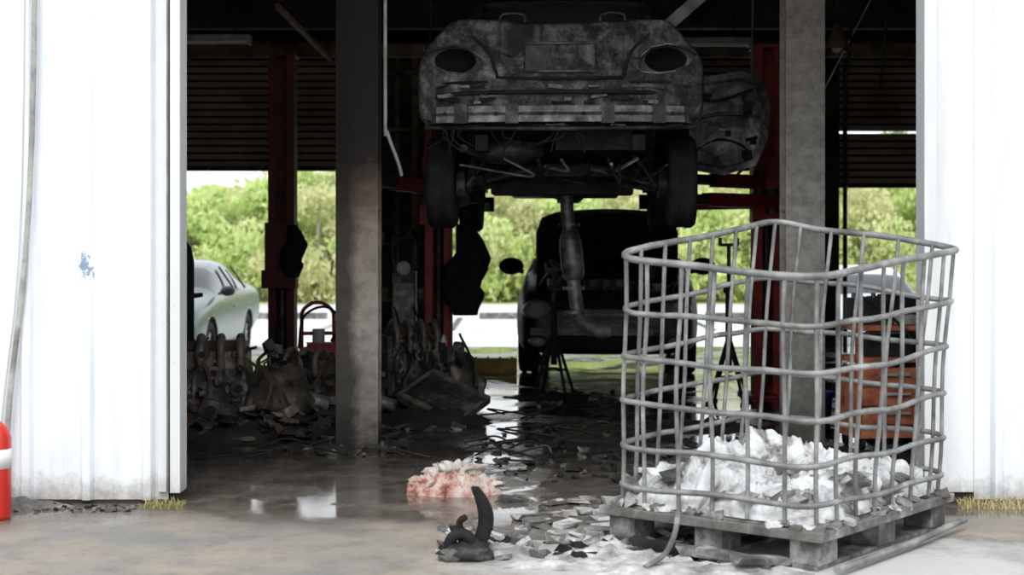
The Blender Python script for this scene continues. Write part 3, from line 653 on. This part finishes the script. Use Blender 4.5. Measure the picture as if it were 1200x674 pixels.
dr=B(); dr.lathe([(0,0),(.28,0),(.285,.02),(.28,.04),(.28,.28),(.29,.3),(.28,.32),(.28,.56),(.29,.58),(.28,.6),(.28,.85),(.285,.87),(.26,.87),(.25,.85),(0,.85)],(0,0,0),(0,0,1),charmetal,32); dr.cyl((.12,0,.85),(.12,0,.87),.03,soot); dr.obj('steel_drum',loc=(3.1,12.2,0))
fx=B(); fx.box((0,0,0),(.9,.14,.05),cream); fx.cyl((-.43,-.03,-.045),(.43,-.03,-.045),.018,whitem); fx.box((-.44,0,-.04),(.02,.12,.05),cream); fx.box((.44,0,-.04),(.02,.12,.05),cream); fx.tube([(-.3,0,0),(-.3,0,.82)],.006,soot); fx.tube([(.3,0,0),(.3,0,.82)],.006,soot)
fx.obj('fluorescent_fixture',loc=(-3.0,15.0,3.3))
fx.obj('fluorescent_fixture',loc=(1.9,15.2,3.3))
hl=B(); hl.tube([(0,0,1.35),(0,0,.18)],.006,soot); hl.lathe([(.02,.18),(.035,.17),(.04,.12),(.07,.06),(.1,0),(.095,0),(.03,.1)],(0,0,0),(0,0,1),rust,20); hl.ball((0,0,.02),.045,cream); hl.obj('hanging_lamp',loc=(2.33,11.0,2.68))
db=B(); db.box((0,0,0),(.09,.05,1.0),cream,(0,.85,0)); db.box((0,.03,0),(.02,.05,1.0),charmetal,(0,.85,0)); db.obj('diagonal_brace',loc=(1.58,11.8,3.30))
hs=B(); hs.tube([(1.93,12.4,2.6),(1.97,12.4,2.2),(1.91,12.4,1.95),(1.82,12.4,1.85)],.012,redb,8,smoothn=6); hs.tube([(2.9,11.2,4.1),(2.7,11.3,3.2),(2.3,11.4,2.4)],.006,cream); hs.tube([(-2.55,12.3,4.1),(-2.75,12.3,2.6),(-2.72,12.3,2.1),(-2.6,12.3,1.95)],.007,cream,6,smoothn=6)
for x in(-.62,2.45,2.7): hs.tube([(x,11.2,4.1),(x+.03,11.2,3.0),(x-.02,11.2,2.2+R.uniform(-.3,.3))],.009,soot,6,smoothn=5)
hs.obj('dangling_cables')
# ------------------------------------------------------------------ debris
def mound(b,c,rx,ry,h,mat,n=22,sd=0):
    vs=[]
    for j in range(n):
        for i in range(n):
            u_=-1+2*i/(n-1);v_=-1+2*j/(n-1); r=math.sqrt(u_*u_+v_*v_)
            q=Vector((u_*2.5+sd,v_*2.5,sd)); z=h*max(0,1-r**2)*(.55+.8*abs(noise.noise(q))+.5*noise.noise(q*2.7))-.01
            vs.append((c[0]+u_*rx,c[1]+v_*ry,max(-.01,z)))
    b.add(vs,[(j*n+i,j*n+i+1,(j+1)*n+i+1,(j+1)*n+i) for j in range(n-1) for i in range(n-1)],mat,True)
b=B()
for (x,yv,rx,ry,h) in((-1.9,10.2,.6,.4,.14),(-1.4,10.6,.5,.5,.16),(-.7,11.1,.6,.5,.14),(-1.1,9.75,.5,.35,.05),(.35,12.9,.5,.3,.05),(-2.3,10.1,.4,.3,.18),(1.3,10.8,.5,.5,.05),(1.8,9.5,.5,.3,.05)):
    mound(b,(x,yv),rx,ry,h,soot,sd=R.random()*20)
for reg,n,smx in(((-2.4,-1.2,9.9,11.2),300,.13),((-.95,-.3,10.5,11.6),120,.10),((-.2,1.2,8.3,10.5),110,.06),((.1,1.0,8.2,9.3),34,.08),((.2,1.4,12,13.4),60,.1),((1.3,2.6,8.6,11.5),70,.1),((-1.4,-.6,9.3,10.0),50,.07)):
    for k in range(n):
        s=R.uniform(.015,smx); chunk(b,(R.uniform(reg[0],reg[1]),R.uniform(reg[2],reg[3]),s*.12+(R.random()*.16 if smx>.12 else 0)),(s,s*R.uniform(.3,1),s*R.uniform(.12,.45)),R.choice([soot,soot,soot,charmetal,rust,engm] if smx>.12 else [soot,soot,soot,soot,charmetal,alu]))
for k in range(30):
    x,yv=R.uniform(-2.2,1.2),R.uniform(9.0,11.5)
    b.tube([(x,yv,.02),(x+R.uniform(-.2,.2),yv+.1,.05),(x+R.uniform(-.4,.4),yv-.05,.015)],.007,R.choice([soot,soot,charmetal]),5,smoothn=5)
b.obj('burnt_floor_debris')
b=B()
for k in range(44):
    x=R.uniform(-.02,.6); yv=6.85+R.uniform(-.12,.85)
    b.box((x,yv,.014),(R.uniform(.06,.13),R.uniform(.05,.09),R.uniform(.012,.03)),R.choice([ash,ashgrey,ash,palm]),(R.uniform(-.12,.12),R.uniform(-.12,.12),.35+R.uniform(-.4,.4)),.16)
for k in range(150):
    x=R.uniform(-.3,.75); yv=R.uniform(6.15,6.8)+max(0,.2-x)*.3; s=R.uniform(.015,.09)
    chunk(b,(x,yv,s*.12),(s,s*.7,s*.3),R.choice([ash,ashgrey,ash,palm,soot]))
mound(b,(.42,6.3),.34,.22,.06,ash,sd=3.3); mound(b,(-.05,6.35),.3,.12,.05,ash,sd=8.3); mound(b,(.1,6.75),.2,.12,.04,ashgrey,sd=5.1); mound(b,(.75,6.0),.5,.2,.05,ash,sd=9.1)
mound(b,(.25,6.12),.4,.12,.04,ash,sd=4.1)
b.obj('ash_debris_pile')
b=B()
vs=[]; N=16
for i in range(N):
    t=i/(N-1); cx=-.02+.05*math.sin(t*3.0); z=.015+.28*t; yv=.05*math.cos(t*2); wd=.055-.03*t**3
    vs+= [(cx-wd*.55,yv-.03,z),(cx+wd*.55,yv-.045,z+.005),(cx+wd*.7,yv+.03,z),(cx-wd*.4,yv+.035,z)]
b.add(vs,[(i*4+k2,i*4+(k2+1)%4,(i+1)*4+(k2+1)%4,(i+1)*4+k2) for i in range(N-1) for k2 in range(4)]+[(0,1,2,3),(N*4-1,N*4-2,N*4-3,N*4-4)],rub,True)
b.tube([(-.13,.02,.02),(-.10,0,.09),(-.05,-.01,.10),(.0,0,.05)],.024,rub,8,smoothn=6)
b.tube([(-.06,.03,.03),(-.075,.02,.14),(-.05,.0,.17)],.014,rub,8,smoothn=6)
b.ball((-.04,0,.03),(.11,.08,.045),charmetal,disp=.5); b.ball((-.10,-.03,.02),(.06,.05,.03),ashgrey,disp=.5)
b.obj('charred_bumper_fragment',loc=(-.14,6.26,0))
b=B(); vs=[];nu=80;nv=44
for j in range(nv):
    for i in range(nu):
        u_=-1+2*i/(nu-1);v_=-1+2*j/(nv-1); r=math.hypot(u_,v_)
        q=Vector((u_*2.6,v_*1.8,1.3)); edge=1+.18*noise.noise(Vector((math.atan2(v_,u_)*1.5,.3,2)))
        h=max(0,1-(r/edge)**3.2)
        rg=1-abs(noise.noise(q*1.6))*2; rg2=1-abs(noise.noise(q*4+Vector((3,1,0))))*2
        z=.095*h**.6*(.5+.45*rg+.3*rg2+.25*math.exp(-((u_)**2)/.12))
        vs.append((u_*.25,v_*.17,z-.004))
b.add(vs,[(j*nu+i,j*nu+i+1,(j+1)*nu+i+1,(j+1)*nu+i) for j in range(nv-1) for i in range(nu-1)],pink,True)
b.ball((-.01,.03,.09),(.13,.09,.06),dirtywhite,30,20,.9,2.8); b.ball((-.14,-.03,.05),(.08,.06,.04),pink,20,14,.9,2.8); b.ball((.14,.0,.05),(.09,.07,.04),dirtywhite,20,14,.9,2.8); b.obj('soiled_cloth_bundle',loc=(-.29,7.95,0))
# ------------------------------------------------------------------ IBC cage
Nn=Vector((1.2,6.0,0)); U=Vector((.756,.936,0)); Vv=Vector((-.78,.63,0))
def C(u_,v_,z,out=0):
    p=Nn+U*u_+Vv*v_
    s=1+.06*v_+.09*u_+.07*u_*v_
    k=z/1.15
    p.x+=.085*u_*k+.02*v_*k; p.z=z*(1+(s-1)*k)
    p+=Vector((noise.noise(Vector((u_*2,v_*2,z*2)))*.02,noise.noise(Vector((u_*2+9,v_*2,z*2)))*.02,noise.noise(Vector((u_*3,v_*3+7,z*3)))*.022))
    return p
def rrect(r=.12,n=6,seg=7):
    ru,rv=r/1.2,r/1.0; out=[]
    for (cu,cv,a0) in((ru,rv,math.pi),(1-ru,rv,1.5*math.pi),(1-ru,1-rv,0),(ru,1-rv,.5*math.pi)):
        for k in range(n+1):
            a=a0+.5*math.pi*k/n; out.append((cu+ru*math.cos(a),cv+rv*math.sin(a)))
        nxt={math.pi:(1-ru,0),1.5*math.pi:(1,1-rv),0:(ru,1),.5*math.pi:(0,rv)}[a0]; last=out[-1]
        for k in range(1,seg): t=k/seg; out.append((last[0]+(nxt[0]-last[0])*t,last[1]+(nxt[1]-last[1])*t))
    return out
cg=B(); RR=rrect()
for z,r in((1.15,.0155),(.955,.0125),(.77,.0125),(.59,.0125),(.41,.0125),(.245,.0125)):
    cg.tube([C(u_,v_,z) for u_,v_ in RR],r,cagem,10,closed=True)
def vert(u_,v_):
    uu=min(max(u_,.012),.988); vv=min(max(v_,.014),.986)
    cg.tube([C(uu,vv,z) for z in(.166,.245,.33,.41,.5,.59,.68,.77,.86,.955,1.05,1.15)],.0095,cagem,8)
for t in(.14,.28,.43,.57,.72,.86):
    vert(t,0); vert(t,1)
for t in(.16,.33,.5,.67,.84):
    vert(0,t); vert(1,t)
for k in ((.035,.035),(.965,.035),(.965,.965),(.035,.965)): vert(*k)
cg.obj('ibc_tote_cage')
pl=B()
def pbox(u0,u1,v0,v1,z0,z1,mat):
    f=lambda u_,v_,z:tuple(Nn+U*u_+Vv*v_+Vector((0,0,z)))
    vs=[f(u_,v_,z) for z in(z0,z1) for v_ in(v0,v1) for u_ in(u0,u1)]
    pl.add(vs,[(0,2,3,1),(4,5,7,6),(0,1,5,4),(2,6,7,3),(0,4,6,2),(1,3,7,5)],mat)
pbox(-.02,1.02,-.02,1.02,.125,.15,palm)
for u0,u1,v0,v1 in((-.03,1.03,-.03,0),(-.03,1.03,1,1.03),(-.03,0,0,1),(1,1.03,0,1)): pbox(u0,u1,v0,v1,.120,.158,ashgrey)
for u_ in(0,.44,.87):
    for v_ in(0,.44,.87): pbox(u_,u_+.13,v_,v_+.13,.02,.125,palm)
for v_ in(0,.44,.87): pbox(0,1,v_+.01,v_+.12,0,.02,palm)
for k in range(7): pbox(.02+.14*k,.12+.14*k,0,1,.15,.16,palm)
pl.tube([Nn+U*-.04+Vv*-.1+Vector((0,0,.03)),Nn+U*.5+Vv*-.1+Vector((0,0,.03)),Nn+U*1.0+Vv*-.09+Vector((0,0,.05))],.016,cagem,8)
# ash caked along the rim
for k in range(90):
    t=R.random(); sd=R.randint(0,3); uv={0:(t,R.uniform(-.02,.05)),1:(t,R.uniform(.95,1.02)),2:(R.uniform(-.02,.05),t),3:(R.uniform(.95,1.02),t)}[sd]
    p=Nn+U*uv[0]+Vv*uv[1]; chunk(pl,(p.x,p.y,.165),(R.uniform(.03,.09),R.uniform(.02,.06),R.uniform(.01,.03)),R.choice([ash,melt,ashgrey]))
pl.obj('ibc_pallet',bevel=.004)
b=B(); n=140; vs=[]
for j in range(n):
    for i in range(n):
        u_=i/(n-1); v_=j/(n-1); e_=min(u_,1-u_,v_,1-v_)
        m=min(1,e_/.08)**.6
        hh=.06+.15*math.exp(-(((u_-.60)/.34)**2+((v_-.66)/.28)**2))+.10*math.exp(-(((u_-.25)/.25)**2+((v_-.62)/.3)**2))+.07*math.exp(-(((u_-.75)/.2)**2+((v_-.22)/.2)**2))
        q=Vector((u_*3.4,v_*3.4,.7)); q+=Vector((noise.noise(q*1.3),noise.noise(q*1.3+Vector((7,0,0))),0))*.6
        rg=1-2*abs(noise.noise(q)); rg2=1-2*abs(noise.noise(q*2.6+Vector((5,3,1))))
        z=.165+m*(hh*(.6+.45*rg)+.05*rg2+.03*noise.noise(q*7)+.015*noise.noise(q*17))
        p=Nn+U*(.03+.94*u_)+Vv*(.03+.94*v_); vs.append((p.x,p.y,z))
b.add(vs,[(j*n+i,j*n+i+1,(j+1)*n+i+1,(j+1)*n+i) for j in range(n-1) for i in range(n-1)],melt,True)
for k in range(110):
    u_,v_=R.uniform(.05,.95),R.uniform(.05,.95); p=Nn+U*u_+Vv*v_; chunk(b,(p.x,p.y,.20+R.random()*.10),(R.uniform(.03,.12),R.uniform(.03,.1),.02),R.choice([melt,ash,ashgrey,palm]))
b.obj('melted_tank_plastic')
sl=B()
for k in range(5):
    x=.62+.09*k; sl.box((x,6.28-.06*k,.04),(.28,.07,.025),R.choice([palm,ashgrey,soot]),(.05,.12,R.uniform(-.9,.6)),.08)
sl.tube([(.52,6.0,.02),(.6,6.05,.06),(.64,6.05,.14),(.66,6.1,.22)],.012,ashgrey,6,smoothn=5)
sl.obj('charred_slats')
fe=B(); fe.lathe([(0,0),(.085,0),(.09,.02),(.09,.38),(.075,.43),(.04,.455),(.03,.46),(.03,.48),(0,.48)],(0,0,0),(0,0,1),redb,32)
fe.lathe([(.0905,.24),(.0915,.24),(.0915,.33),(.0905,.33)],(0,0,0),(0,0,1),whitem,32)
fe.cyl((0,0,.46),(0,0,.5),.03,alu); fe.box((-.03,0,.52),(.1,.025,.015),redb,(0,-.2,0)); fe.box((-.03,0,.49),(.09,.025,.012),redb); fe.tube([(-.03,0,.49),(-.1,0,.46),(-.11,0,.3),(-.1,0,.12)],.011,rub,8,smoothn=6); fe.cyl((-.1,0,.12),(-.1,0,.04),.013,rub,r2=.022)
fe.obj('fire_extinguisher',loc=(-2.43,7.17,0))
def weeds(name,x0,x1,yv,n,h,mat):
    b=B()
    for k in range(n):
        x=R.uniform(x0,x1); y0=yv+R.uniform(-.07,.04); a=R.uniform(0,6.28); hh=h*R.uniform(.4,1); w=.004
        dx,dy=math.cos(a)*hh*.6,math.sin(a)*hh*.6
        b.add([(x-w,y0,0),(x+w,y0,0),(x+dx*.5+w*.7,y0+dy*.5,hh*.7),(x+dx*.5-w*.7,y0+dy*.5,hh*.7),(x+dx,y0+dy,hh)],[(0,1,2,3),(3,2,4)],mat)
    b.obj(name,fix=False)
weeds('grass_tuft',-1.80,-1.6,7.5,90,.05,greengrass); weeds('grass_tuft',2.18,3.4,7.5,700,.055,drygrass)
b=B()
for k in range(110):
    x=R.uniform(-3,-1.82); s=R.uniform(.008,.03); chunk(b,(x,R.uniform(7.35,7.54),s*.2),(s,s,s*.5),R.choice([soot,ashgrey,ashgrey]))
mound(b,(-2.4,7.52),.3,.06,.05,ashgrey,sd=2.2)
b.obj('gravel_litter')
# ------------------------------------------------------------------ trees
def tree_mesh(name,seed,mat,Hh=5.5,rx=2.0,n_cl=46,lp=170,low=.5):
    r=random.Random(seed)
    bb=B(); bb.tube([(0,0,0),(.05,.05,Hh*.3),(-.05,0,Hh*.6),(0,0,Hh*.85)],lambda t:.10*(1-t)+.02,bark,8,smoothn=4)
    for k in range(8):
        a=r.uniform(0,6.28); z=r.uniform(.25,.6)*Hh; bb.tube([(0,0,z),(math.cos(a)*rx*.3,math.sin(a)*rx*.3,z+.4),(math.cos(a)*rx*.55,math.sin(a)*rx*.55,z+.7)],.025,bark,6,smoothn=4)
    vs=[];fs=[]
    for c_ in range(n_cl):
        a=r.uniform(0,6.28); rr=rx*math.sqrt(r.random()); zz=low+(Hh-low)*r.random()
        lim=math.sin(math.pi*min(1,max(.08,(zz-low*.3)/(Hh-low*.3)))**.8)
        cx,cy=math.cos(a)*rr*lim,math.sin(a)*rr*lim; cr=r.uniform(.35,.7)
        for l in range(lp):
            d_=Vector((r.gauss(0,1),r.gauss(0,1),r.gauss(0,1))).normalized()*cr*r.random()**.4
            p=Vector((cx,cy,zz))+Vector((d_.x,d_.y,d_.z*.7)); s=r.uniform(.05,.11)
            e_=Euler((r.uniform(0,6),r.uniform(0,6),r.uniform(0,6))).to_matrix(); o=len(vs)
            vs+=[p+e_@Vector((-s,0,0)),p+e_@Vector((0,-s*.5,0)),p+e_@Vector((s,0,0)),p+e_@Vector((0,s*.5,0))]; fs.append((o,o+1,o+2,o+3))
    bb.add(vs,fs,mat)
    return bb.obj(name,fix=False)
protos=[tree_mesh('tree',11,leafA),tree_mesh('tree',12,leafB,5.0,2.2),tree_mesh('tree',13,leafC,6.0,1.8),tree_mesh('tree',14,leafA,2.6,2.2,40,150,.1),tree_mesh('tree',15,leafB,2.7,2.2,40,150,.1)]
for o,(x,yv,s) in zip(protos,((-6.6,48,.85),(-4.4,49,.9),(12.2,49,.9),(-9.6,47,1.15),(1.0,48,1.15))):
    o.location=(x,yv,GZ); o.scale=(s,s,s)
def inst(i,x,yv,s,sz=None):
    o=bpy.data.objects.new('tree',protos[i].data); S.collection.objects.link(o); o.location=(x,yv,GZ); o.scale=(s,s,sz or s); o.rotation_euler=(0,0,R.uniform(0,6))
for a in((4,-12.2,46,1.2),(3,-7.6,47,1.3),(0,-8.2,50,.62),(2,-5.4,50,.85),(4,-5.8,46,1.2),(3,-3.6,46,1.2),(0,-2.2,50,.8),
         (3,-1.6,46,1.2),(4,-.4,47,1.25),(3,1.6,46,1.2),(4,3.2,47,1.25),(3,4.9,46,1.25),(4,6.2,47,1.3),(1,6.9,50,.72),(0,8.4,49,.78),(3,8.0,46,1.25),
         (1,10.2,48,.9),(0,11.4,48,.85),(4,10.6,46,1.2),(3,12.4,46,1.3),(1,14.0,49,.95),(0,16,49,.95),(3,15,46,1.3),(4,-15,47,1.3),(0,-14,50,.6),(3,17.5,46,1.3)): inst(*a)
x=-34
while x<36:
    z=1.35 if x<-8.5 else (1.75 if x<-3 else (1.45 if x<7 else 1.8))
    inst(4 if int(x)%2 else 3,x,56,1.7,z); inst(3,x+1.5,60,1.6,z*1.05); x+=2.6
# ------------------------------------------------------------------ light / world / camera
w=bpy.data.worlds.new('overcast_sky'); S.world=w; w.use_nodes=True; nt=w.node_tree; bg=nt.nodes['Background']
tc=nt.nodes.new('ShaderNodeTexCoord'); sp=nt.nodes.new('ShaderNodeSeparateXYZ'); nt.links.new(tc.outputs['Generated'],sp.inputs[0])
nt.links.new(ramp(nt,sp.outputs[2],[(0,(.95,.97,1.0)),(.6,(.86,.93,1.0))]),bg.inputs[0]); bg.inputs[1].default_value=1.8
sun=bpy.data.lights.new('sun','SUN'); sun.energy=1.8; sun.angle=math.radians(25); sun.color=(1,.95,.87)
so=bpy.data.objects.new('sun',sun); S.collection.objects.link(so); so.rotation_euler=(math.radians(38),math.radians(8),math.radians(-15)); so.location=(0,0,12)
cam=bpy.data.cameras.new('camera'); co=bpy.data.objects.new('camera',cam); S.collection.objects.link(co); S.camera=co
co.location=(0,0,1.28); co.rotation_euler=(math.radians(90),0,0); cam.lens=54; cam.sensor_width=36; cam.shift_y=-50/1200; cam.clip_end=500
cam.dof.use_dof=True; cam.dof.focus_distance=8.5; cam.dof.aperture_fstop=2.8
S.view_settings.view_transform='Standard'; S.view_settings.look='None'; S.view_settings.exposure=0
